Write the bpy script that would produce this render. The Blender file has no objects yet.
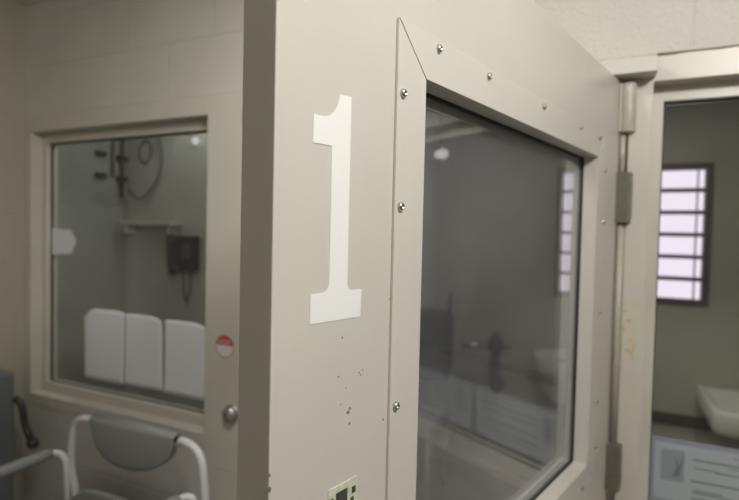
import bpy, math, random
from mathutils import Vector, Matrix
random.seed(4)
PI = math.pi
H = 1.65            # eye height; heights below are given from the eye, floor is -H
C = bpy.context.scene.collection
sc = bpy.context.scene

# ------------------------------------------------------------------ materials
def new_mat(name):
    m = bpy.data.materials.new(name); m.use_nodes = True
    nt = m.node_tree; nt.nodes.clear()
    out = nt.nodes.new('ShaderNodeOutputMaterial')
    return m, nt, out

def principled(name, col, rough=.5, metal=0., bump=0., bscale=200., var=0., vscale=6., spec=.5, dirt=None):
    m, nt, out = new_mat(name)
    b = nt.nodes.new('ShaderNodeBsdfPrincipled')
    b.inputs['Base Color'].default_value = (*col, 1)
    b.inputs['Roughness'].default_value = rough
    b.inputs['Metallic'].default_value = metal
    b.inputs['Specular IOR Level'].default_value = spec
    tc = nt.nodes.new('ShaderNodeTexCoord')
    if var > 0:
        n = nt.nodes.new('ShaderNodeTexNoise'); n.inputs['Scale'].default_value = vscale
        n.inputs['Detail'].default_value = 5
        nt.links.new(tc.outputs['Object'], n.inputs['Vector'])
        r = nt.nodes.new('ShaderNodeValToRGB')
        r.color_ramp.elements[0].position = .3; r.color_ramp.elements[1].position = .7
        lo = dirt if dirt else tuple(c * (1 - var) for c in col)
        r.color_ramp.elements[0].color = (*lo, 1)
        r.color_ramp.elements[1].color = (*[min(1, c * (1 + var * .5)) for c in col], 1)
        nt.links.new(n.outputs['Fac'], r.inputs['Fac'])
        nt.links.new(r.outputs['Color'], b.inputs['Base Color'])
    if bump > 0:
        n2 = nt.nodes.new('ShaderNodeTexNoise'); n2.inputs['Scale'].default_value = bscale
        n2.inputs['Detail'].default_value = 3
        nt.links.new(tc.outputs['Object'], n2.inputs['Vector'])
        bp = nt.nodes.new('ShaderNodeBump'); bp.inputs['Strength'].default_value = bump
        bp.inputs['Distance'].default_value = .002
        nt.links.new(n2.outputs['Fac'], bp.inputs['Height'])
        nt.links.new(bp.outputs['Normal'], b.inputs['Normal'])
    nt.links.new(b.outputs['BSDF'], out.inputs['Surface'])
    return m

def block_mat(name, col, axis='X', rough=.55, pit=.5, joint=.55, shift=(0, 0)):
    """painted concrete block: 406 x 203 mm courses, pitted faces"""
    m, nt, out = new_mat(name); L = nt.links.new
    b = nt.nodes.new('ShaderNodeBsdfPrincipled'); b.inputs['Roughness'].default_value = rough
    tc = nt.nodes.new('ShaderNodeTexCoord'); sep = nt.nodes.new('ShaderNodeSeparateXYZ')
    L(tc.outputs['Object'], sep.inputs[0])
    cmb = nt.nodes.new('ShaderNodeCombineXYZ')
    ax = nt.nodes.new('ShaderNodeMath'); ax.operation = 'ADD'; ax.inputs[1].default_value = shift[0]
    az = nt.nodes.new('ShaderNodeMath'); az.operation = 'ADD'; az.inputs[1].default_value = shift[1]
    L(sep.outputs[axis], ax.inputs[0]); L(sep.outputs['Z'], az.inputs[0])
    L(ax.outputs[0], cmb.inputs['X']); L(az.outputs[0], cmb.inputs['Y'])
    br = nt.nodes.new('ShaderNodeTexBrick')
    br.inputs['Scale'].default_value = 1; br.inputs['Brick Width'].default_value = .4064
    br.inputs['Row Height'].default_value = .2032; br.inputs['Mortar Size'].default_value = .0045
    br.inputs['Mortar Smooth'].default_value = .6
    L(cmb.outputs[0], br.inputs['Vector'])
    n = nt.nodes.new('ShaderNodeTexNoise'); n.inputs['Scale'].default_value = 95; n.inputs['Detail'].default_value = 6
    n.inputs['Roughness'].default_value = .65
    L(tc.outputs['Object'], n.inputs['Vector'])
    v = nt.nodes.new('ShaderNodeTexNoise'); v.inputs['Scale'].default_value = 3.0; v.inputs['Detail'].default_value = 3
    L(tc.outputs['Object'], v.inputs['Vector'])
    r = nt.nodes.new('ShaderNodeValToRGB')
    r.color_ramp.elements[0].position = .3; r.color_ramp.elements[1].position = .7
    r.color_ramp.elements[0].color = (*[c * .95 for c in col], 1); r.color_ramp.elements[1].color = (*[c * 1.03 for c in col], 1)
    L(v.outputs['Fac'], r.inputs['Fac']); L(r.outputs['Color'], b.inputs['Base Color'])
    b1 = nt.nodes.new('ShaderNodeBump'); b1.inputs['Strength'].default_value = pit; b1.inputs['Distance'].default_value = .004
    L(n.outputs['Fac'], b1.inputs['Height'])
    b2 = nt.nodes.new('ShaderNodeBump'); b2.inputs['Strength'].default_value = joint; b2.inputs['Distance'].default_value = .004
    b2.invert = True
    L(br.outputs['Fac'], b2.inputs['Height']); L(b1.outputs['Normal'], b2.inputs['Normal'])
    L(b2.outputs['Normal'], b.inputs['Normal'])
    L(b.outputs['BSDF'], out.inputs['Surface'])
    return m

def glass_mat(name, tint=(.95, .97, .95), gain=1., rough=.0, dust_haze=.0, haze_col=(.5, .5, .48)):
    m, nt, out = new_mat(name); L = nt.links.new
    g = nt.nodes.new('ShaderNodeNewGeometry')
    dot = nt.nodes.new('ShaderNodeVectorMath'); dot.operation = 'DOT_PRODUCT'
    L(g.outputs['Normal'], dot.inputs[0]); L(g.outputs['Incoming'], dot.inputs[1])
    def mth(op, a, bval):
        x = nt.nodes.new('ShaderNodeMath'); x.operation = op
        if isinstance(a, (int, float)): x.inputs[0].default_value = a
        else: L(a, x.inputs[0])
        if bval is not None:
            if isinstance(bval, (int, float)): x.inputs[1].default_value = bval
            else: L(bval, x.inputs[1])
        return x.outputs[0]
    ab = mth('ABSOLUTE', dot.outputs['Value'], None)
    p5 = mth('POWER', mth('SUBTRACT', 1.0, ab), 5.0)
    fr = mth('MULTIPLY', mth('ADD', mth('MULTIPLY', p5, .96), .04), gain)
    fr = mth('MINIMUM', fr, 1.0)
    tr = nt.nodes.new('ShaderNodeBsdfTransparent'); tr.inputs['Color'].default_value = (*tint, 1)
    gl = nt.nodes.new('ShaderNodeBsdfGlossy'); gl.inputs['Roughness'].default_value = rough
    df = nt.nodes.new('ShaderNodeBsdfDiffuse'); df.inputs['Color'].default_value = (*haze_col, 1)
    m1 = nt.nodes.new('ShaderNodeMixShader'); m1.inputs[0].default_value = dust_haze  # diffuse dust film that also stands in for grey haze on the pane
    L(tr.outputs[0], m1.inputs[1]); L(df.outputs[0], m1.inputs[2])
    if dust_haze > 0:
        tc = nt.nodes.new('ShaderNodeTexCoord'); n = nt.nodes.new('ShaderNodeTexNoise')
        n.inputs['Scale'].default_value = 5; n.inputs['Detail'].default_value = 6
        L(tc.outputs['Object'], n.inputs['Vector'])
        L(mth('MULTIPLY', n.outputs['Fac'], dust_haze * 2), m1.inputs[0])
    m2 = nt.nodes.new('ShaderNodeMixShader')
    L(fr, m2.inputs[0]); L(m1.outputs[0], m2.inputs[1]); L(gl.outputs[0], m2.inputs[2])
    L(m2.outputs[0], out.inputs['Surface'])
    return m

def emit_mat(name, col, s):
    m, nt, out = new_mat(name)
    e = nt.nodes.new('ShaderNodeEmission'); e.inputs['Color'].default_value = (*col, 1); e.inputs['Strength'].default_value = s
    nt.links.new(e.outputs[0], out.inputs['Surface']); return m

PAINT = (.60, .570, .508)
M = {}
M['door'] = principled('door_paint', PAINT, .34, bump=.05, bscale=260, var=.03, vscale=9)
M['trim'] = principled('trim_paint', (.62, .590, .527), .32, bump=.05, bscale=260, var=.02)
M['frame'] = principled('frame_paint', (.60, .57, .495), .36, bump=.06, bscale=180, var=.05, vscale=7)
M['wall'] = block_mat('block_wall', (.62, .595, .535), 'X', pit=.45, shift=(1.222 + .2032, -(.66 + H) + .2032 * 20))
M['wall_r'] = block_mat('block_wall_right', (.66, .64, .575), 'X', pit=1.4, shift=(-.172 + .2032 + .4064*4, -(.4295 + H) + .2032 * 20))
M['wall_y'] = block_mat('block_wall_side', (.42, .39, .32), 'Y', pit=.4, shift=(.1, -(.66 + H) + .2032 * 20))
M['cellwall'] = block_mat('cell_block_wall', (.50, .485, .41), 'X', pit=.25, joint=.35, shift=(.05, .05))
M['cellwall_y'] = block_mat('cell_block_wall_side', (.50, .485, .41), 'Y', pit=.25, joint=.35, shift=(.05, .05))
M['boothwall'] = block_mat('booth_block_wall', (.56, .57, .51), 'X', pit=.2, joint=.4, shift=(.05, .05))
M['boothwall_shaded'] = block_mat('booth_block_wall_shaded', (.36, .37, .33), 'Y', pit=.2, joint=.4, shift=(.05, .05))  # same booth paint darkened: the side wall's shade put into the colour
M['ceiling'] = principled('ceiling_paint', (.72, .70, .65), .8, bump=.2, bscale=80)
M['floor'] = principled('sealed_floor', (.24, .225, .20), .4, var=.15, vscale=4)
M['white'] = principled('stencil_white', (.86, .85, .81), .4, bump=.03)
M['steel'] = principled('stainless_steel', (.62, .61, .59), .25, metal=1.)
M['hingemetal'] = principled('hinge_metal', (.24, .225, .19), .42, metal=.55, var=.15, vscale=60)
M['hingepaint'] = principled('painted_hinge', (.50, .465, .39), .4, var=.12, vscale=40)
M['gasket'] = principled('black_gasket', (.02, .02, .02), .6, bump=.3, bscale=300)
M['brown'] = principled('dark_brown', (.16, .135, .10), .5)
M['paper'] = principled('white_paper', (.80, .80, .80), .8, bump=.1, bscale=40)
def paper_mat():
    m, nt, out = new_mat('white_paper'); L = nt.links.new
    d = nt.nodes.new('ShaderNodeBsdfDiffuse'); d.inputs['Color'].default_value = (.92, .925, .96, 1)
    t_ = nt.nodes.new('ShaderNodeBsdfTranslucent'); t_.inputs['Color'].default_value = (.92, .925, .96, 1)
    mx = nt.nodes.new('ShaderNodeMixShader'); mx.inputs[0].default_value = .2
    L(d.outputs[0], mx.inputs[1]); L(t_.outputs[0], mx.inputs[2]); L(mx.outputs[0], out.inputs['Surface']); return m
M['paper'] = paper_mat()
M['posterpaper'] = principled('poster_paper', (.58, .61, .69), .7)
M['posterblue'] = principled('poster_blue', (.41, .43, .60), .7)
M['ink'] = principled('pale_ink', (.27, .28, .32), .7)
M['icon'] = principled('icon_grey', (.40, .43, .52), .7)
M['dark'] = principled('dark_plastic', (.035, .037, .037), .4)
M['darkgrey'] = principled('dark_grey_vinyl', (.07, .072, .072), .5, bump=.1, bscale=150)
M['pad'] = principled('grey_foam_pad', (.29, .30, .295), .55, bump=.08, bscale=200)
M['panel'] = principled('slate_vinyl', (.15, .163, .168), .5, bump=.1, bscale=150)
M['whitetube'] = principled('white_enamel_tube', (.78, .78, .77), .3)
M['porcelain'] = principled('white_porcelain', (.78, .80, .73), .22)
M['rail'] = principled('dark_rail', (.06, .056, .045), .5)
M['barmetal'] = principled('bar_brown', (.115, .075, .078), .5)
M['red'] = principled('sticker_red', (.52, .05, .04), .5)
M['stickerwhite'] = principled('sticker_white', (.72, .70, .66), .5)
M['tape'] = principled('tape_residue', (.60, .55, .44), .6, var=.06, vscale=55, dirt=(.47, .36, .14))
for n_ in M['tape'].node_tree.nodes:
    if n_.type == 'VALTORGB': n_.color_ramp.elements[0].position = .36; n_.color_ramp.elements[1].position = .47
M['labelplate'] = principled('label_plate', (.66, .66, .52), .5, var=.2, vscale=120)
M['labelink'] = principled('label_ink', (.06, .065, .05), .5, var=.3, vscale=150)
M['chip'] = principled('bare_metal_chip', (.17, .14, .11), .6)
M['conduit'] = principled('conduit_grey', (.12, .12, .11), .5)
M['glass_door'] = glass_mat('door_glass', (.93, .935, .95), gain=2.2, rough=.006, dust_haze=.085, haze_col=(.50, .505, .54))
M['glass_left'] = glass_mat('booth_glass', (.985, .99, .98), gain=.7, rough=.0, dust_haze=.02)
M['glass_right'] = glass_mat('sidelight_glass', (.93, .94, .92), gain=.5, rough=.0, dust_haze=.015)
M['daylight'] = emit_mat('daylight_pane', (.93, .83, 1.0), 1.15)
M['diffuser'] = emit_mat('lamp_diffuser', (1, .98, .94), 5.)
M['diffuser_cell'] = emit_mat('cell_lamp_diffuser', (1, .97, .90), 2.5)
M['bulb'] = emit_mat('small_lamp', (.95, 1, .97), 0.6)

# ------------------------------------------------------------------ mesh helpers
class MB:
    def __init__(s): s.v = []; s.f = []; s.smooth = []
    def add(s, vs, fs, smooth=False):
        o = len(s.v); s.v += [Vector(v) for v in vs]
        for f in fs: s.f.append([i + o for i in f]); s.smooth.append(smooth)
        return s
    def box(s, x0, x1, y0, y1, z0, z1):
        if x0 > x1: x0, x1 = x1, x0
        if y0 > y1: y0, y1 = y1, y0
        if z0 > z1: z0, z1 = z1, z0
        return s.add([(x0,y0,z0),(x1,y0,z0),(x1,y1,z0),(x0,y1,z0),(x0,y0,z1),(x1,y0,z1),(x1,y1,z1),(x0,y1,z1)],
              [(0,3,2,1),(4,5,6,7),(0,1,5,4),(1,2,6,5),(2,3,7,6),(3,0,4,7)])
    def prism_y(s, poly, y0, y1, smooth=False):
        """poly of (x,z) counter-clockwise seen from -y; extruded y0..y1"""
        n = len(poly); a = sum(poly[i][0]*poly[(i+1)%n][1]-poly[(i+1)%n][0]*poly[i][1] for i in range(n))
        if a < 0: poly = poly[::-1]
        vs = [(x, y0, z) for x, z in poly] + [(x, y1, z) for x, z in poly]
        fs = [tuple(range(n)), tuple(range(2*n-1, n-1, -1))]
        fs += [(i, i+n, (i+1)%n+n, (i+1)%n) for i in range(n)]
        return s.add(vs, fs)
    def prism_z(s, poly, z0, z1):
        n = len(poly); a = sum(poly[i][0]*poly[(i+1)%n][1]-poly[(i+1)%n][0]*poly[i][1] for i in range(n))
        if a < 0: poly = poly[::-1]
        vs = [(x, y, z0) for x, y in poly] + [(x, y, z1) for x, y in poly]
        fs = [tuple(range(n-1, -1, -1)), tuple(range(n, 2*n))]
        fs += [(i, (i+1)%n, (i+1)%n+n, i+n) for i in range(n)]
        return s.add(vs, fs)
    def ring_y(s, o, i, y0, y1):
        """rectangular ring; o and i are (x0,x1,z0,z1)"""
        def q(r, y): return [(r[0],y,r[2]),(r[1],y,r[2]),(r[1],y,r[3]),(r[0],y,r[3])]
        vs = q(o,y0)+q(i,y0)+q(o,y1)+q(i,y1); fs = []
        for k in range(4):
            n = (k+1)%4
            fs += [(k, n, 4+n, 4+k), (8+n, 8+k, 12+k, 12+n), (n, k, 8+k, 8+n), (4+k, 4+n, 12+n, 12+k)]
        return s.add(vs, fs)
    def tube(s, pts, r, seg=12, caps=True, closed=False):
        pts = [Vector(p) for p in pts]; n = len(pts); rings = []
        rr = r if isinstance(r, (list, tuple)) else [r]*n
        up = None
        for i, p in enumerate(pts):
            if closed: t = (pts[(i+1)%n]-pts[i-1]).normalized()
            elif i == 0: t = (pts[1]-p).normalized()
            elif i == n-1: t = (p-pts[i-1]).normalized()
            else: t = ((pts[i+1]-p).normalized()+(p-pts[i-1]).normalized()).normalized()
            if up is None:
                up = Vector((0,0,1)) if abs(t.z) < .9 else Vector((1,0,0))
            u = (up - t*up.dot(t)).normalized(); w = t.cross(u); up = u
            rings.append([p+(u*math.cos(2*PI*k/seg)+w*math.sin(2*PI*k/seg))*rr[i] for k in range(seg)])
        vs = [v for R in rings for v in R]; fs = []
        m = n if closed else n-1
        for i in range(m):
            j = (i+1)%n
            for k in range(seg):
                fs.append((i*seg+k, i*seg+(k+1)%seg, j*seg+(k+1)%seg, j*seg+k))
        s.add(vs, fs, True)
        if caps and not closed:
            o = len(s.v)-len(vs)
            s.f.append([o+k for k in range(seg-1,-1,-1)]); s.smooth.append(False)
            s.f.append([o+(n-1)*seg+k for k in range(seg)]); s.smooth.append(False)
        return s
    def lathe(s, prof, origin, axis, seg=16):
        """prof of (radius, height) along axis"""
        a = Vector(axis).normalized(); u = a.orthogonal().normalized(); w = a.cross(u); o = Vector(origin)
        vs = []
        for r, h in prof:
            for k in range(seg):
                vs.append(o + a*h + (u*math.cos(2*PI*k/seg)+w*math.sin(2*PI*k/seg))*r)
        fs = []
        for i in range(len(prof)-1):
            for k in range(seg):
                fs.append((i*seg+k, i*seg+(k+1)%seg, (i+1)*seg+(k+1)%seg, (i+1)*seg+k))
        fs.append(tuple(range(seg-1,-1,-1))); fs.append(tuple(range((len(prof)-1)*seg, len(prof)*seg)))
        return s.add(vs, fs, True)

def bend(pts, r=.03, n=5):
    """round the corners of a polyline"""
    pts = [Vector(p) for p in pts]; out = [pts[0]]
    for i in range(1, len(pts)-1):
        a, b, c = pts[i-1], pts[i], pts[i+1]
        d1 = min(r, (a-b).length*.45); d2 = min(r, (c-b).length*.45)
        p, q = b+(a-b).normalized()*d1, b+(c-b).normalized()*d2
        for k in range(n+1):
            t = k/n; out.append(p*(1-t)**2 + b*2*t*(1-t) + q*t*t)
    out.append(pts[-1]); return out

def root_matrix(o):
    m = Matrix.LocRotScale(o.location, o.rotation_euler, None)
    return root_matrix(o.parent) @ m if o.parent else m

def obj(name, mb, mat, parent=None, local=False, bevel=0., seg=2, loc=None):
    """one mesh object. Vertices are world X,Y and heights from the eye (local=True: already in the thing's frame)"""
    me = bpy.data.meshes.new(name)
    vs = [Vector(v) for v in mb.v]
    o = bpy.data.objects.new(name, me); C.objects.link(o)
    if parent:
        o.parent = parent
        if not local:
            inv = root_matrix(parent).inverted()
            vs = [inv @ (v + Vector((0,0,H))) for v in vs]
    else:
        vs = [v + Vector((0,0,H)) for v in vs]
        if loc is not None:
            L = Vector(loc) + Vector((0,0,H)); o.location = L; vs = [v - L for v in vs]
    me.from_pydata(vs, [], mb.f)
    for p, sm in zip(me.polygons, mb.smooth): p.use_smooth = sm
    mats = mat if isinstance(mat, list) else [mat]
    for m in mats: me.materials.append(m)
    me.update()
    if bevel:
        b = o.modifiers.new('bevel', 'BEVEL'); b.width = bevel; b.segments = seg; b.limit_method = 'ANGLE'; b.angle_limit = math.radians(40)
    return o

def tag(o, label=None, cat=None, group=None, kind=None):
    if label: o['label'] = label
    if cat: o['category'] = cat
    if group: o['group'] = group
    if kind: o['kind'] = kind
    return o

def empty(name, loc, rz=0.):
    o = bpy.data.objects.new(name, None); o.empty_display_size = .1; C.objects.link(o)
    o.location = Vector(loc) + Vector((0,0,H)); o.rotation_euler = (0,0,rz); return o

def struct(o): o['kind'] = 'structure'; return o

def dup(o, parent=None, loc=None):
    c = o.copy(); C.objects.link(c)
    if parent: c.parent = parent
    if loc is not None: c.location = loc
    for ch in o.children: dup(ch, c)
    return c

FL = -H; CE = .92
YW = 1.36; YB = 1.462        # block wall, corridor face and cell face
# ------------------------------------------------------------------ room shell
struct(obj('floor', MB().box(-3.0, 3.7, -2.0, 4.0, FL-.1, FL), M['floor']))
struct(obj('ceiling', MB().box(-3.0, 3.7, -2.0, 4.0, CE, CE+.1), M['ceiling']))
w = MB()
w.box(-2.85, -2.222, YW, YB, FL, CE)
w.box(-2.222, -1.05, YW, YB, .455, CE)
w.box(-2.222, -1.237, YW, YB, FL, -.76)
struct(obj('wall_front', w, M['wall']))
w = MB()
w.box(-1.05, .1, YW, YB, .4105, CE)
w.box(.1, 1.25, YW, YB, .430, CE)
w.box(.0975, 1.25, YW, YB, FL, -.77)
w.box(1.25, 3.4, YW, YB, FL, CE)
struct(obj('wall_front_right', w, M['wall_r']))
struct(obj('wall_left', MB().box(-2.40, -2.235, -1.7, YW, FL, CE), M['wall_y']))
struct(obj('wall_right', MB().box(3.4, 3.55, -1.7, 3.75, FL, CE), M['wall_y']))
struct(obj('wall_back', MB().box(-2.40, 3.55, -1.85, -1.7, FL, CE), M['wall']))
# cell behind the doorway and the right-hand window
BX = -2.66; BYB = 2.22; CYB = 3.62
# back wall of the cell with a hole for the barred window
WX0, WX1, WZ0, WZ1 = -.280, .592, -.392, .472
w = MB()
w.box(-1.22, WX0, CYB, CYB+.15, FL, CE); w.box(WX1, 3.4, CYB, CYB+.15, FL, CE)
w.box(WX0, WX1, CYB, CYB+.15, FL, WZ0); w.box(WX0, WX1, CYB, CYB+.15, WZ1, CE)
struct(obj('wall_cell_back', w, M['cellwall']))
struct(obj('wall_cell_left', MB().box(-1.22, -1.10, YB, CYB, FL, CE), M['cellwall_y']))
struct(obj('wall_booth_back', MB().box(-2.8, -1.22, BYB, BYB+.12, FL, CE), M['boothwall']))
struct(obj('wall_booth_left', MB().box(-2.8, BX, YB, BYB, FL, CE), M['boothwall_shaded']))
struct(obj('baseboard_front', MB().box(-2.222, -1.24, YW-.012, YW, FL, FL+.10).box(.1, 3.4, YW-.012, YW, FL, FL+.10), M['rail']))
struct(obj('trim_5', MB().box(.12, 3.4, CYB-.03, CYB, -1.135, -1.065), M['rail'], bevel=.006))

# ------------------------------------------------------------------ steel window frames
def steel_window(name, xo0, xo1, xi0, xi1, zo0, zo1, zi0, zi1, stop, gx, glass, label):
    r = empty(name, ((xi0+xi1)/2, YW, zi0)); struct(r)
    f = MB().ring_y((xo0, xo1, zo0, zo1), (xi0, xi1, zi0, zi1), YW-.003, YB+.003)
    obj('window_frame', f, M['frame'], r, bevel=.0018)
    sl, sr, sb, st = stop
    s_ = MB().ring_y((xi0, xi1, zi0, zi1), (xi0+sl, xi1-sr, zi0+sb, zi1-st), YW+.045, gx-.004)
    obj('glazing_stop', s_, M['frame'], r, bevel=.0015)
    s2 = MB().ring_y((xi0, xi1, zi0, zi1), (xi0+sl, xi1-sr, zi0+sb, zi1-st), gx+.010, YB-.006)
    obj('glazing_stop', s2, M['frame'], r)
    e = .004
    g_ = MB().ring_y((xi0+sl-.002, xi1-sr+.002, zi0+sb-.002, zi1-st+.002), (xi0+sl+e, xi1-sr-e, zi0+sb+e, zi1-st-e), gx-.0045, gx-.0005)
    obj('gasket', g_, M['gasket'], r)
    obj('glass_pane', MB().box(xi0+.004, xi1-.004, gx, gx+.006, zi0+.004, zi1-.004), glass, r)
    return r
GY = 1.430
steel_window('window_1', -2.222, -1.205, -2.19, -1.237, -.76, .455, -.707, .394, (.026, .022, .038, .038), GY, M['glass_left'], '')
steel_window('window_2', .072, 1.25, .0985, 1.19, -.77, .430, -.707, .3686, (.026, .026, .038, .036), GY, M['glass_right'], '')
# sloped sill nose on the left window's lower stop
# door frame: mullion between left window and doorway, hinge jamb, projecting head
j = MB().box(-1.205, -1.05, YW-.0035, YB+.003, FL, -.8185).box(-1.205, -1.05, YW-.0035, YB+.003, -.8165, .455)
j.box(-1.237, -1.2045, YW-.0037, YW+.003, -.8165, .455).box(-1.237, -1.2045, YW-.0037, YW+.003, FL, -.8185)
struct(obj('trim_1', j, M['frame'], bevel=.0015))
j = MB().box(.049, .0975, YW-.0035, YB+.003, FL, .377).box(.020, .0491, YW+.040, YB+.003, FL, .377)
struct(obj('trim_2', j, M['frame'], bevel=.002))
j = MB().box(-1.02, .101, 1.300, YW+.02, .377, .4105).box(-1.05, .049, YW+.02, YB, .377, .4105)
struct(obj('trim_3', j, M['frame'], bevel=.0015))
# irregular dark brown caulk bead along the gap between head and blocks
pts = [(.103 + .03*i, YW-.001, .4305 + random.uniform(-.0016, .0016)) for i in range(38)]
struct(obj('trim_4', MB().tube(pts, [random.uniform(.0018, .0048) for _ in pts], 6), M['brown']))

# ------------------------------------------------------------------ barred window in the cell
r = empty('window_3', ((WX0+WX1)/2, CYB, WZ0)); struct(r)
obj('window_frame', MB().ring_y((WX0, WX1, WZ0, WZ1), (WX0+.035, WX1-.033, WZ0+.035, WZ1-.038), CYB-.012, CYB+.13), M['barmetal'], r)
obj('glass_pane', MB().box(WX0+.03, WX1-.03, CYB+.06, CYB+.066, WZ0+.03, WZ1-.03), M['daylight'], r)
z_top, z_bot = WZ1-.038, WZ0+.035
pitch = (z_top-z_bot+.026)/6
for k in range(1, 6):
    zc = z_top + .013 - pitch*k
    obj('bar', MB().box(WX0+.03, WX1-.03, CYB+.015, CYB+.05, zc-.0125, zc+.0125), M['barmetal'], r)
obj('mullion', MB().box(.520, .5265, CYB+.03, CYB+.058, z_bot, z_top), M['barmetal'], r)

# ------------------------------------------------------------------ the door
P0 = (.0108486, 1.27722477)
ANG = math.radians(74.88516290529917)
door = empty('door_1', (P0[0], P0[1], FL), ANG)
struct(door)
door['label'] = 'beige steel cell door numbered 1, swung open, with a large screwed-on window frame'
def dl(mb):      # heights from the eye -> door frame (origin on the floor)
    mb.v = [Vector((v.x, v.y, v.z + H)) for v in mb.v]; return mb
S0, S1, DT, DB, TH = -.9695, .070, .370, -H+.012, .0430
wx0, wx1, wz0, wz1 = -.758, -.101, -.487, .1735
leaf = MB().ring_y((S0, S1, DB, DT), (wx0, wx1, wz0, wz1), 0, TH)
obj('door_leaf', dl(leaf), M['door'], door, True, bevel=.0012)
ox0, ox1, oz0, oz1 = -.811, -.052, -.533, .2245
g = .0007
O = [(ox0,oz0),(ox1,oz0),(ox1,oz1),(ox0,oz1)]; I = [(wx0,wz0),(wx1,wz0),(wx1,wz1),(wx0,wz1)]
for k in range(4):
    q = [O[k], O[(k+1)%4], I[(k+1)%4], I[k]]
    # pull each plate's mitred ends back a hair so the joints read
    d = (Vector(q[1])-Vector(q[0])).normalized()*g*1.4
    q = [tuple(Vector(q[0])+d), tuple(Vector(q[1])-d), tuple(Vector(q[2])-d), tuple(Vector(q[3])+d)]
    obj('trim_plate', dl(MB().prism_y(q, -.0038, -.0002)), M['trim'], door, True, bevel=.0005)
# inner stop the pane sits against, gaskets, pane
st = MB().ring_y((wx0, wx1, wz0, wz1), (wx0+.003, wx1-.003, wz0+.003, wz1-.003), .0255, .0298)
obj('gasket', dl(st), M['gasket'], door, True)
st = MB().ring_y((wx0, wx1, wz0, wz1), (wx0+.012, wx1-.012, wz0+.012, wz1-.012), .0362, TH-.001)
obj('glazing_stop', dl(st), M['door'], door, True)
obj('glass_pane', dl(MB().box(wx0+.0005, wx1-.0005, .030, .036, wz0+.0005, wz1-.0005)), M['glass_door'], door, True)
# stencilled number
s_l, s_r = -.9031, -.8790
one = [(-.9268,-.0807),(-.8590,-.0810),(-.8582,-.0540),(-.8725,-.0540)]
one += [(-.8725-.0062*math.sin(t), -.0540+.0062*(1-math.cos(t))) for t in (PI/8, PI/4, 3*PI/8, PI/2)]
one += [(s_r+.0002,.0),(s_r+.0006,.1280),(-.8937,.1269)]
one += [(-.8952,.1205),(-.8978,.1145),(-.9015,.1092),(-.9065,.1055),(-.9125,.1035),(-.9190,.1028),(-.9267,.1032),(-.9270,.0781),(-.9035,.0788),(-.9033,.02)]
one += [(-.9037,-.0478),(-.9052,-.0505),(-.9075,-.0528),(-.9110,-.0540),(-.9268,-.0541)]
obj('number_one', dl(MB().prism_y(one, -.0006, -.0001)), M['white'], door, True)
# screws: button heads with a socket
def screw_mb():
    r_ = .0049
    prof = [(r_, 0), (r_*.98, .0014), (r_*.85, .0030), (r_*.62, .0039), (r_*.42, .0041), (r_*.38, .0022), (r_*.05, .0020)]
    return MB().lathe(prof, (0,0,0), (0,-1,0), 14)
spots = [(s, .2135) for s in (-.732, -.607, -.411, -.222, -.096)]
spots += [(-.799, z) for z in (.148, .0296, -.183, -.375, -.480)]
spots += [(-.0485, z) for z in (.149, .038, -.161, -.36, -.461)]
spots += [(s, -.522) for s in (-.134, -.235, -.42, -.60, -.73)]
first = None
for s, z in spots:
    L = Vector((s - .003, -.0038, z + H))
    if first is None:
        first = obj('screw', screw_mb(), M['steel'], door, True); first.location = L; sw = first
    else:
        sw = first.copy(); C.objects.link(sw); sw.location = L
# inventory label
lb = obj('inventory_label', dl(MB().box(-.8995, -.8585, -.0012, -.0001, -.275, -.2392)), M['labelplate'], door, True)
lb['label'] = 'small stained paper label with dark printed block'
mk = MB().box(-.8895, -.8735, -.0016, -.0012, -.262, -.2455)
mk = dl(mk.box(-.8970, -.8930, -.0016, -.0012, -.258, -.2485).box(-.8668, -.8615, -.0016, -.0012, -.254, -.2475).box(-.8688, -.8640, -.0016, -.0012, -.262, -.2575))
inv = Matrix.Identity(4)
obj('printed_mark', mk, M['labelink'], lb, True)
# paint chips below the number
chips = MB()
for s, z, rr in [(-0.8840,-0.0985,0.0011),(-0.8880,-0.1350,0.0012),(-0.8583,-0.1365,0.0010),(-0.8560,-0.1395,0.0010),(-0.8525,-0.1350,0.0009),(-0.8775,-0.1480,0.0007),
                 (-0.8737,-0.1725,0.0019),(-0.8710,-0.1690,0.0016),(-0.8715,-0.1840,0.0014),(-0.8845,-0.1620,0.0008),(-0.8180,-0.1945,0.0012),(-0.9688,-0.2000,0.0016),(-0.9688,-0.2120,0.0022),(-0.8125,-0.0680,0.0009)]:
    poly = [(s+rr*random.uniform(.7,1.25)*math.cos(2*PI*k/7), z+rr*random.uniform(.7,1.3)*math.sin(2*PI*k/7)) for k in range(7)]
    chips.prism_y(poly, -.0003, -.0001)
obj('paint_chip', dl(chips), M['chip'], door, True)
# hinges
def hinge(z0, z1, mat, big):
    h = MB()
    if big:
        h.tube([(S1+.006, -.016, z0), (S1+.006, -.016, z1)], .0175, 20)
        h.box(S1-.012, S1+.006, -.006, -.0002, z0, z1)
    else:
        h.box(S1-.010, S1+.014, -.030, -.0002, z0, z1)
        h.box(S1-.006, S1+.010, -.0315, -.029, z0+.018, z1-.016)
    return obj('hinge', dl(h), mat, door, True, bevel=.003)
hinge(.252, .366, M['hingepaint'], True)
hinge(.040, .158, M['hingemetal'], False)
hinge(-.60, -.49, M['hingemetal'], False)
obj('hinge_rod', dl(MB().tube([(S1+.010, -.009, -.49), (S1+.010, -.009, .040)], .0085, 12)), M['hingepaint'], door, True)
obj('hinge_rod', dl(MB().tube([(S1+.010, -.006, .158), (S1+.010, -.006, .252)], .007, 12)), M['hingepaint'], door, True)

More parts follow.
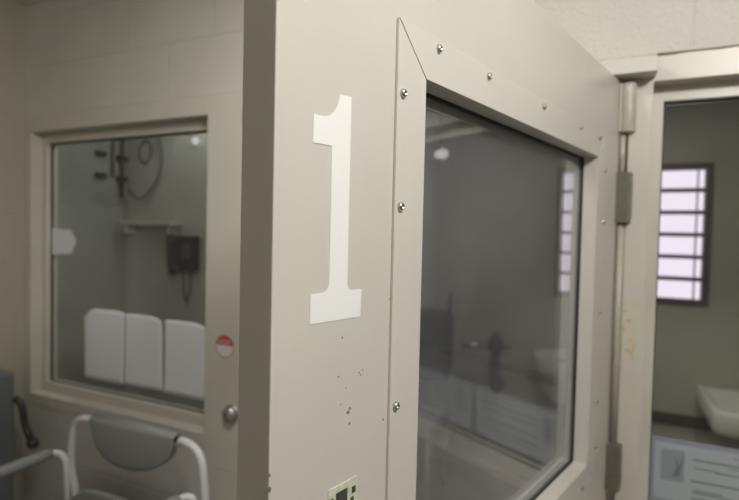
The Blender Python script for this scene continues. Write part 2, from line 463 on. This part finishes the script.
# ------------------------------------------------------------------ on the frame: sticker, knob, residue
st = empty('round_sticker', (-1.150, YW-.0045, -.392))
tag(st, 'small round red and white sticker on the frame right of the booth window', 'sticker')
def disc(cx, cz, r_, y0, y1, a0=0, a1=2*PI, n=28):
    p = [(cx+r_*math.cos(a0+(a1-a0)*k/n), cz+r_*math.sin(a0+(a1-a0)*k/n)) for k in range(n+1 if a1-a0 < 2*PI-.01 else n)]
    return MB().prism_y(p, y0, y1)
RS = .0375
obj('sticker_face', disc(-1.15, -.392, RS, YW-.0046, YW-.0037), M['stickerwhite'], st)
obj('red_band', disc(-1.15, -.392, RS*.95, YW-.0051, YW-.0046, .12, PI-.12), M['red'], st)
t = bpy.data.curves.new('lettering', 'FONT'); t.body = 'STOP'; t.size = .021; t.align_x = 'CENTER'; t.extrude = .0002
tmp = bpy.data.objects.new('lettering_curve', t); C.objects.link(tmp); bpy.context.view_layer.update()
me = bpy.data.meshes.new_from_object(tmp.evaluated_get(bpy.context.evaluated_depsgraph_get()))
bpy.data.objects.remove(tmp)
to = bpy.data.objects.new('lettering', me); C.objects.link(to); to.parent = st
to.location = (0, -.0008, .008); to.rotation_euler = (PI/2, 0, 0); me.materials.clear(); me.materials.append(M['stickerwhite'])
obj('sticker_rim', (lambda m: m)(MB().tube([(-1.15+RS*math.cos(2*PI*k/32), YW-.0048, -.392+RS*math.sin(2*PI*k/32)) for k in range(32)], .0011, 6, closed=True)), M['red'], st)

kn = empty('steel_knob', (-1.118, YW-.0035, -.616))
tag(kn, 'round steel button knob on the frame beside the door edge', 'knob')
obj('knob_head', MB().lathe([(.026,.003),(.027,.008),(.026,.016),(.020,.022),(.010,.0245),(.001,.025)], (-1.118, YW-.0035, -.616), (0,-1,0), 24), M['steel'], kn)
obj('knob_plate', MB().lathe([(.031,0),(.031,.003),(.001,.0032)], (-1.118, YW-.0035, -.616), (0,-1,0), 24), M['steel'], kn)

res = [(.0515,-.148),(.0665,-.145),(.0820,-.148),(.0810,-.270),(.0780,-.292),(.0690,-.289),(.0600,-.297),(.0525,-.290)]
tr_ = obj('tape_residue', MB().prism_y(res, YW-.0041, YW-.0036), M['tape'], loc=(.066, YW-.0036, -.22))
tag(tr_, 'yellowed torn tape residue on the jamb beside the door hinges', 'tape')

# ------------------------------------------------------------------ papers on the glass
def sheet(x0, x1, z0, z1, curl_l, curl_r, name='paper_sheet'):
    nx, nz = 14, 16; y = GY-.0055; vs = []; fs = []
    for jz in range(nz+1):
        for ix in range(nx+1):
            u, v = ix/nx, jz/nz
            x = x0+(x1-x0)*u; z = z0+(z1-z0)*v
            # rounded, curling upper corners
            dl_ = max(0, 1-u/.28)*max(0, (v-.80)/.20); dr_ = max(0, (u-.72)/.28)*max(0, (v-.80)/.20)
            z -= (curl_l*dl_**1.6 + curl_r*dr_**1.6); yy = y-.004-.004*math.sin(u*PI*1.2+x0*9)*v - .03*(curl_l*8*dl_**2+curl_r*8*dr_**2)
            x += .25*curl_l*dl_**2 - .25*curl_r*dr_**2
            vs.append((x, yy, z))
    n = len(vs); vs += [(a, b+.0006, c) for a, b, c in vs]
    for jz in range(nz):
        for ix in range(nx):
            a = jz*(nx+1)+ix
            fs.append((a, a+1, a+nx+2, a+nx+1)); fs.append((a+n, a+nx+1+n, a+nx+2+n, a+1+n))
    edge = [i for i in range(nx+1)] + [(k+1)*(nx+1)+nx for k in range(nz)] + [nz*(nx+1)+i for i in range(nx-1,-1,-1)] + [k*(nx+1) for k in range(nz-1,0,-1)]
    for i in range(len(edge)):
        a, b = edge[i], edge[(i+1)%len(edge)]
        fs.append((b, a, a+n, b+n))
    m = MB().add(vs, fs, True)
    return obj(name, m, M['paper'], loc=((x0+x1)/2, y, z0))
for a, lab in [((-1.940, -1.713, -.621, -.330, .045, .004), 'left white paper sheet with curled corner taped on the booth window'),
               ((-1.710, -1.502, -.617, -.334, .006, .012), 'middle white paper sheet of the three taped on the booth window'),
               ((-1.498, -1.283, -.621, -.338, .006, .016), 'right white paper sheet taped on the booth window, nearest the sticker')]:
    tag(sheet(*a), lab, 'paper', 'white sheets on the booth window')
hx = [(-2.160,-.006),(-2.040,-.012),(-2.005,-.058),(-2.037,-.112),(-2.160,-.120)]
o_ = obj('paper_tag', MB().prism_y(hx, GY-.0018, GY-.0008), M['paper'], loc=(-2.09, GY-.001, -.12))
tag(o_, 'white paper tag with pointed right end on left edge of booth glass', 'tag')

def poster(x0, x1, label):
    r = empty('notice_poster', ((x0+x1)/2, GY+.0075, -.645))
    y = GY+.0075
    obj('poster_sheet', MB().box(x0, x1, y, y+.0008, -.647, -.487), M['posterblue'], r)
    obj('printed_panel', MB().box(x0+.008, x1-.008, y-.0003, y, -.639, -.499), M['posterpaper'], r)
    ic = obj('picture', MB().box(x0+.022, x0+.072, y-.0006, y-.0003, -.592, -.514), M['icon'], r)
    n_ = MB().prism_y([(x0+.046,-.580),(x0+.064,-.578),(x0+.071,-.516),(x0+.062,-.552),(x0+.051,-.527),(x0+.055,-.556)], y-.0008, y-.0006)
    obj('picture_shape', n_, M['ink'], ic)
    tx = MB()
    for zt, xa, wd, th in [(-.511,.17,.13,.0022),(-.528,.088,.215,.0040),(-.5365,.16,.12,.0022),(-.549,.092,.05,.0025),(-.551,.135,.17,.0036),
                           (-.580,.086,.20,.0045),(-.591,.19,.11,.0026),(-.603,.092,.06,.0035),(-.609,.088,.21,.0035),(-.622,.088,.15,.0035)]:
        tx.box(x0+xa, x0+xa+wd, y-.0006, y-.0003, zt-th, zt)
    obj('text_lines', tx, M['ink'], r)
    tag(r, label, 'poster', 'notice posters on the right window')
poster(.130, .463, 'pale blue bordered notice poster nearest the door jamb on right window')
poster(.478, .822, 'pale blue bordered notice poster farther from the jamb, seen mirrored in the door glass')

# ------------------------------------------------------------------ booth: phone, shelf, conduit, cables, lamp
ph = empty('wall_telephone', (-2.15, BYB, -.30))
tag(ph, 'black wall telephone hung inside the booth above the paper sheets', 'telephone')
obj('phone_body', MB().box(-2.245, -2.065, BYB-.055, BYB, -.235, -.035), M['dark'], ph, bevel=.012)
hs = MB().tube(bend([(-2.205, BYB-.075, -.045), (-2.205, BYB-.095, -.07), (-2.195, BYB-.098, -.20), (-2.190, BYB-.075, -.235)], .03), .018, 12)
hs.lathe([(.03,-.012),(.032,0),(.026,.014),(.01,.018)], (-2.205, BYB-.078, -.055), (0,1,0), 16)
hs.lathe([(.03,-.012),(.032,0),(.026,.014),(.01,.018)], (-2.190, BYB-.078, -.225), (0,1,0), 16)
obj('handset', hs, M['dark'], ph)
obj('keypad', MB().box(-2.15, -2.085, BYB-.059, BYB-.054, -.16, -.08), M['conduit'], ph)
obj('phone_cord', MB().tube(bend([(-2.115, BYB-.03, -.230), (-2.10, BYB-.035, -.32), (-2.125, BYB-.04, -.425), (-2.15, BYB-.035, -.36), (-2.165, BYB-.03, -.235)], .04), .006, 8), M['conduit'], ph)
sh = empty('wall_shelf', (-2.40, BYB, -.01))
tag(sh, 'small white metal shelf on the booth wall above the telephone', 'shelf')
obj('shelf_board', MB().box(-2.610, -2.20, BYB-.10, BYB, .020, .046), M['boothwall'], sh, bevel=.003)
for x in (-2.58, -2.24): obj('shelf_bracket', MB().box(x, x+.015, BYB-.08, BYB, -.03, .020), M['whitetube'], sh)

cd = empty('wall_conduit', (BX+.02, 2.16, .2))
tag(cd, 'dark vertical conduit with clamps in the booth corner near ceiling', 'conduit')
obj('pipe', MB().tube([(BX+.018, 2.175, .19), (BX+.018, 2.175, CE)], .011, 12), M['conduit'], cd)
obj('pipe', MB().tube([(BX+.012, 2.115, .30), (BX+.012, 2.115, CE)], .006, 10), M['conduit'], cd)
for zc in (.42, .295):
    obj('clamp', MB().box(BX, BX+.036, 2.145, 2.205, zc-.016, zc+.016), M['dark'], cd, bevel=.004)
    obj('clamp', MB().box(BX, BX+.030, 2.005, 2.065, zc-.013+.01, zc+.013+.01), M['dark'], cd, bevel=.004)
cab = [(BX+.035, 2.15, .60)]
for k in range(0, 15):
    a = PI*.5 - 2*PI*k/14
    cab.append((-2.490+.048*math.cos(a), 2.2145, .462+.066*math.sin(a)))
co = obj('coiled_cable', MB().tube(cab[1:], .0048, 8), M['conduit'], loc=(-2.49, 2.2, .40))
tag(co, 'small round loop of thin cable high on the booth wall', 'cable')
big = bend([(-2.45, 2.195, CE), (-2.37, 2.195, .55), (-2.335, 2.195, .42), (-2.36, 2.195, .30), (-2.45, 2.195, .205), (-2.53, 2.195, .165), (-2.61, 2.19, .24)], .09, 7)
co = obj('hanging_cable', MB().tube(big, .0055, 8), M['conduit'], loc=(-2.4, 2.2, .2))
tag(co, 'long dark cable hanging in a wide loop on the booth wall', 'cable')
lm = obj('indicator_lamp', MB().lathe([(.022,0),(.022,.008),(.016,.018),(.002,.022)], (-2.105, BYB, .503), (0,-1,0), 18), M['bulb'], loc=(-2.105, BYB, .503))
tag(lm, 'tiny round white lamp at top right of the booth wall', 'lamp')

# ------------------------------------------------------------------ cell: sink, chair, wall lamp
sk = empty('wall_sink', (.84, CYB, -1.05))
tag(sk, 'white wall-hung sink right of the barred window', 'sink')
x0, x1, yf, zr = .555, 1.12, 3.10, -.868
def rrect(x0, x1, y0, y1, r_, n=5):
    out = []
    for cx, cy, a in ((x0+r_, y0+r_, PI), (x1-r_, y0+r_, 1.5*PI), (x1-r_, y1-.002, 0), (x0+r_, y1-.002, .5*PI)):
        rr = r_ if cy < y1-.01 else .002
        if rr == .002: cx = x1-.002 if a == 0 else x0+.002
        for k in range(n+1):
            t_ = a+.5*PI*k/n; out.append((cx+rr*math.cos(t_), cy+rr*math.sin(t_)))
    return out
loops = [(rrect(x0+.14, x1-.14, yf+.18, CYB, .05), zr-.20), (rrect(x0+.012, x1-.012, yf+.012, CYB, .05), zr-.125),
         (rrect(x0, x1, yf, CYB, .05), zr-.11), (rrect(x0, x1, yf, CYB, .05), zr-.008), (rrect(x0+.008, x1-.008, yf+.008, CYB-.0, .045), zr),
         (rrect(x0+.035, x1-.035, yf+.035, CYB-.08, .05), zr-.003), (rrect(x0+.06, x1-.06, yf+.06, CYB-.10, .06), zr-.07), (rrect(x0+.12, x1-.12, yf+.12, CYB-.15, .06), zr-.135)]
vs = []; fs = []; n = len(loops[0][0])
for lp, z in loops: vs += [(a, b, z) for a, b in lp]
for i in range(len(loops)-1):
    for k in range(n): fs.append((i*n+k, i*n+(k+1)%n, (i+1)*n+(k+1)%n, (i+1)*n+k))
fs.append(tuple(range(n-1,-1,-1))); fs.append(tuple(range((len(loops)-1)*n, len(loops)*n)))
obj('basin', MB().add(vs, fs, True), M['porcelain'], sk)
obj('tap', MB().tube(bend([(.84, CYB-.045, zr-.001), (.84, CYB-.045, zr+.12), (.84, CYB-.17, zr+.12), (.84, CYB-.17, zr+.08)], .04), .011, 12), M['steel'], sk)
obj('drain_pipe', MB().tube(bend([(.84, 3.42, zr-.20), (.84, 3.42, zr-.38), (.84, CYB, zr-.38)], .05), .02, 12), M['steel'], sk)

ch = empty('high_back_chair', (-.97, 3.2, FL))
tag(ch, 'dark high-backed chair with an upright post, seen through the door glass at left', 'chair')
obj('backrest', MB().prism_y([(-1.085,-.96),(-.915,-.96),(-.868,-.86),(-.868,-.515),(-.90,-.498),(-1.085,-.485)], 3.20, 3.30), M['darkgrey'], ch, bevel=.02)
obj('back_post', MB().tube([(-.885, 3.19, -.95), (-.885, 3.19, -.55), (-.868, 3.19, -.375)], [.018,.018,.015], 12), M['dark'], ch)
obj('seat', MB().box(-1.085, -.87, 2.82, 3.26, -1.22, -1.12), M['pad'], ch, bevel=.03)
for x in (-1.06, -.895):
    for y in (2.86, 3.23):
        obj('leg', MB().tube([(x, y, -1.20), (x, y, FL)], .014, 10), M['hingepaint'], ch)

vp = empty('pipe_valve', (-.625, CYB, -1.1))
tag(vp, 'dark vertical pipe with a metal T handle, seen through the door glass', 'valve')
obj('valve_pipe', MB().tube(bend([(-.625, 3.46, -.735), (-.625, 3.46, -1.04), (-.625, CYB, -1.04)], .05), .032, 16), M['dark'], vp)
obj('valve_body', MB().lathe([(.02,-.05),(.05,-.04),(.055,0),(.045,.04),(.025,.06),(.022,.085),(.004,.09)], (-.625, 3.46, -.725), (0,0,1), 18), M['dark'], vp)
obj('handle', MB().tube([(-.83, 3.44, -.752), (-.80, 3.44, -.750), (-.68, 3.45, -.738), (-.52, 3.46, -.735)], [.012,.024,.020,.014], 14), M['hingemetal'], vp)
obj('handle_grip', MB().tube([(-.845, 3.438, -.752), (-.72, 3.448, -.742)], .0265, 14), M['steel'], vp)

hb = empty('hand_basin', (-.15, CYB, -.95))
tag(hb, 'small rounded white basin on the cell wall, seen through the door glass', 'basin')
prof = [(.05,-.30),(.12,-.27),(.175,-.19),(.20,-.08),(.21,0),(.198,.008),(.18,-.01),(.15,-.12),(.06,-.17),(.004,-.175)]
obj('bowl', MB().lathe(prof, (-.160, CYB-.215, -.74), (0,0,1), 32), M['porcelain'], hb)
obj('wall_bracket', MB().box(-.24, -.08, CYB-.14, CYB, -.97, -.80), M['rail'], hb, bevel=.01)
obj('drain_pipe', MB().tube(bend([(-.16, CYB-.215, -1.03), (-.16, CYB-.215, -1.20), (-.16, CYB, -1.20)], .05), .02, 12), M['dark'], hb)

def fixture(name, cx, cy, sx, sy, label, diff):
    r = empty(name, (cx, cy, CE-.03))
    tag(r, label, 'ceiling light')
    obj('light_frame', MB().ring_y((0,1,0,1),(.1,.9,.1,.9),0,1) if False else
        MB().box(cx-sx/2-.03, cx-sx/2, cy-sy/2-.03, cy+sy/2+.03, CE-.035, CE).box(cx+sx/2, cx+sx/2+.03, cy-sy/2-.03, cy+sy/2+.03, CE-.035, CE)
        .box(cx-sx/2, cx+sx/2, cy-sy/2-.03, cy-sy/2, CE-.035, CE).box(cx-sx/2, cx+sx/2, cy+sy/2, cy+sy/2+.03, CE-.035, CE), M['whitetube'], r)
    obj('diffuser', MB().box(cx-sx/2, cx+sx/2, cy-sy/2, cy+sy/2, CE-.02, CE-.012), diff, r)
    return r
def area(name, loc, sx, sy, power, col, rot=(0,0,0), spread=PI):
    l = bpy.data.lights.new(name, 'AREA'); l.shape = 'RECTANGLE'; l.size = sx; l.size_y = sy
    l.energy = power; l.color = col; l.spread = spread
    o = bpy.data.objects.new(name, l); C.objects.link(o); o.location = Vector(loc)+Vector((0,0,H)); o.rotation_euler = rot
    return o
def point(name, loc, r, power, col):
    l = bpy.data.lights.new(name, 'POINT'); l.shadow_soft_size = r; l.energy = power; l.color = col
    o = bpy.data.objects.new(name, l); C.objects.link(o); o.location = Vector(loc)+Vector((0,0,H)); return o
LX, LY = .60, .08
fixture('ceiling_light', LX, LY, .55, .55, 'square ceiling light in the corridor in front of the right window', M['diffuser'])
point('corridor_lamp', (LX, LY, CE-.13), .10, 46, (1, .985, .955))
fixture('ceiling_light', -.66, .58, .34, .34, 'square ceiling light in the corridor behind the open door', M['diffuser'])
area('doorway_lamp', (-.66, .58, CE-.04), .3, .3, 8.5, (1, .975, .92))
wl = empty('wall_light', (2.97, CYB, .79))
tag(wl, 'oval wall light high in the cell corner, mirrored in the door glass', 'wall light')
obj('light_base', MB().box(2.85, 3.09, CYB-.02, CYB, .735, .845), M['whitetube'], wl, bevel=.01)
dfu = obj('diffuser', MB().lathe([(.045,0),(.045,.015),(.035,.03),(.02,.036),(.002,.038)], (2.97, CYB-.02, .79), (0,-1,0), 20), M['diffuser_cell'], wl)
for v in dfu.data.vertices: v.co.x *= 2.0
area('cell_daylight', ((WX0+WX1)/2, CYB-.02, .04), .8, .8, 1.8, (.95, .93, 1), rot=(-PI/2, 0, 0))
fixture('ceiling_light', -.20, 2.55, .4, .4, 'unseen square ceiling light added to brighten the cell', M['diffuser'])
area('cell_fill', (-.20, 2.55, CE-.04), .35, .35, 4.2, (1, .97, .90))  # added fill, brightens the cell wall seen through the door glass
area('booth_fill', (-1.9, 1.98, CE-.02), .3, .2, 8., (.97, 1, .95))  # added fill, brightens the booth and the paper sheets from behind
fixture('ceiling_light', -1.9, 1.98, .34, .24, 'small unseen ceiling light added to brighten the telephone booth', M['diffuser'])

# ------------------------------------------------------------------ commode chair in front of the booth window
cc = empty('commode_chair', (-1.40, .95, FL))
tag(cc, 'white tubular commode chair with grey half-round back pad below booth window', 'chair')
YC = 1.215; TR = .0125
bf = bend([(-1.72, YC, FL), (-1.70, YC, -.95), (-1.735, YC, -.87), (-1.712, YC, -.682), (-1.405, YC, -.672), (-1.118, YC, -.676), (-1.095, YC, -.87), (-1.11, YC, -.95), (-1.09, YC, FL)], .075, 7)
obj('back_frame', MB().tube(bf, TR, 14), M['whitetube'], cc)
# half-round back pad folded over the top tube
vs = []; fs = []; nu, nv = 24, 10
bx0, bx1, bz = -1.590, -1.205, -.652
def pad_pt(u, v, y):
    x = bx0+(bx1-bx0)*u
    dep = .128*math.sqrt(max(0, 1-abs(2*u-1)**2.2))*(1.12-.24*u)+.016
    return (x, y, bz-dep*v - .004)
for side, yo in ((0, YC-.030), (1, YC-.004)):
    for jv in range(nv+1):
        for iu in range(nu+1):
            v = jv/nv; u = iu/nu
            puff = .007*math.sin(PI*min(1, v*1.0))*math.sin(PI*u)
            vs.append(pad_pt(u, v, yo-(puff if side == 0 else 0)))
nn = (nu+1)*(nv+1)
for jv in range(nv):
    for iu in range(nu):
        a = jv*(nu+1)+iu
        fs.append((a, a+nu+1, a+nu+2, a+1)); fs.append((a+nn, a+1+nn, a+nu+2+nn, a+nu+1+nn))
edge = list(range(nu+1)) + [(k+1)*(nu+1)+nu for k in range(nv)] + [nv*(nu+1)+i for i in range(nu-1,-1,-1)] + [k*(nu+1) for k in range(nv-1,0,-1)]
for i in range(len(edge)):
    a, b = edge[i], edge[(i+1)%len(edge)]; fs.append((a, b, b+nn, a+nn))
pd = MB().add(vs, fs, True)
pd.tube([(bx0, YC-.006, bz-.018), (bx1, YC-.006, bz-.018)], .0225, 16)
obj('back_pad', pd, M['pad'], cc)
for s_, xa, za in ((-1, -1.690, -.775), (1, -1.112, -.797)):
    obj('armrest', MB().tube([(xa, 1.115, za), (xa, 1.09, za), (xa+.01*s_, .62, za)], [.014, .018, .018], 14), M['pad'], cc)
    arm = bend([(xa+.010*s_, .60, za), (xa+.008*s_, .90, za), (xa, 1.135, za), (xa+.03, 1.150, -.80), (xa+.035, 1.155, -1.12)], .04, 5)
    obj('arm_tube', MB().tube(arm, .0105, 12), M['whitetube'], cc)
    obj('leg', MB().tube(bend([(xa+.01*s_, .605, za), (xa+.01*s_, .57, -.76), (xa+.01*s_, .56, FL)], .03), .0115, 12), M['whitetube'], cc)
obj('seat', MB().box(-1.63, -1.17, .66, 1.14, -1.19, -1.13), M['pad'], cc, bevel=.02)
obj('seat_frame', MB().tube([(-1.66, .565, -1.16), (-1.66, YC, -1.16), (-1.12, YC, -1.16), (-1.12, .565, -1.16)], .0115, 12, closed=True), M['whitetube'], cc)
lid = [(-1.40+.225*math.cos(a)*1.0, -1.06+.185*math.sin(a)) for a in [PI*k/20 for k in range(21)]] + [(-1.625, -1.13), (-1.175, -1.13)]
lid = [(-1.435+(.24*math.copysign(abs(math.cos(a))**.6, math.cos(a))), -1.12+.235*abs(math.sin(a))**.6) for a in [PI*k/24 for k in range(25)]]
obj('raised_lid', MB().prism_y(lid, 1.150, 1.170), M['pad'], cc, bevel=.006)

# ------------------------------------------------------------------ slate chair cut by the left edge of the picture
wc = empty('upholstered_chair', (-2.0, 1.0, FL))
tag(wc, 'slate grey upholstered chair with black lever at left edge of picture', 'chair')
obj('backrest', MB().box(-2.20, -2.080, .72, 1.230, -1.15, -.570), M['panel'], wc, bevel=.012)
obj('seat', MB().box(-2.085, -1.90, .74, 1.20, -1.22, -1.13), M['panel'], wc, bevel=.015)
obj('recline_lever', MB().tube(bend([(-2.085, 1.232, -.68), (-2.055, 1.240, -.70), (-2.045, 1.245, -.79), (-2.01, 1.25, -.845)], .05), .013, 12)
    .lathe([(.002,-.02),(.02,-.012),(.022,.006),(.012,.02),(.002,.022)], (-2.003, 1.25, -.85), (1,0,-.6), 14), M['dark'], wc)
for x in (-2.18, -1.93):
    for y in (.78, 1.17):
        obj('leg', MB().tube([(x, y, -1.20), (x, y, FL)], .014, 10), M['dark'], wc)

# ------------------------------------------------------------------ world, camera
wd = bpy.data.worlds.new('World'); sc.world = wd; wd.use_nodes = True
wd.node_tree.nodes['Background'].inputs[0].default_value = (.9, .92, 1, 1); wd.node_tree.nodes['Background'].inputs[1].default_value = .05
cam = bpy.data.cameras.new('camera'); co = bpy.data.objects.new('camera', cam); C.objects.link(co)
R = Vector((.90932122, .41549756, .02228695)); D = Vector((.03343645, -.01957716, -.99924909)); F = Vector((-.41474924, .90938359, -.03169469))
m4 = Matrix(((R.x, -D.x, -F.x, 0), (R.y, -D.y, -F.y, 0), (R.z, -D.z, -F.z, H), (0, 0, 0, 1)))
co.matrix_world = m4
cam.sensor_width = 36; cam.lens = 36*508.15/739; cam.clip_start = .01
cam.dof.use_dof = True; cam.dof.focus_distance = .54; cam.dof.aperture_fstop = 4.0
sc.camera = co
sc.view_settings.view_transform = 'Standard'; sc.view_settings.look = 'None'
sc.view_settings.exposure = 0.0; sc.view_settings.gamma = 1.0
sc.view_settings.use_curve_mapping = False
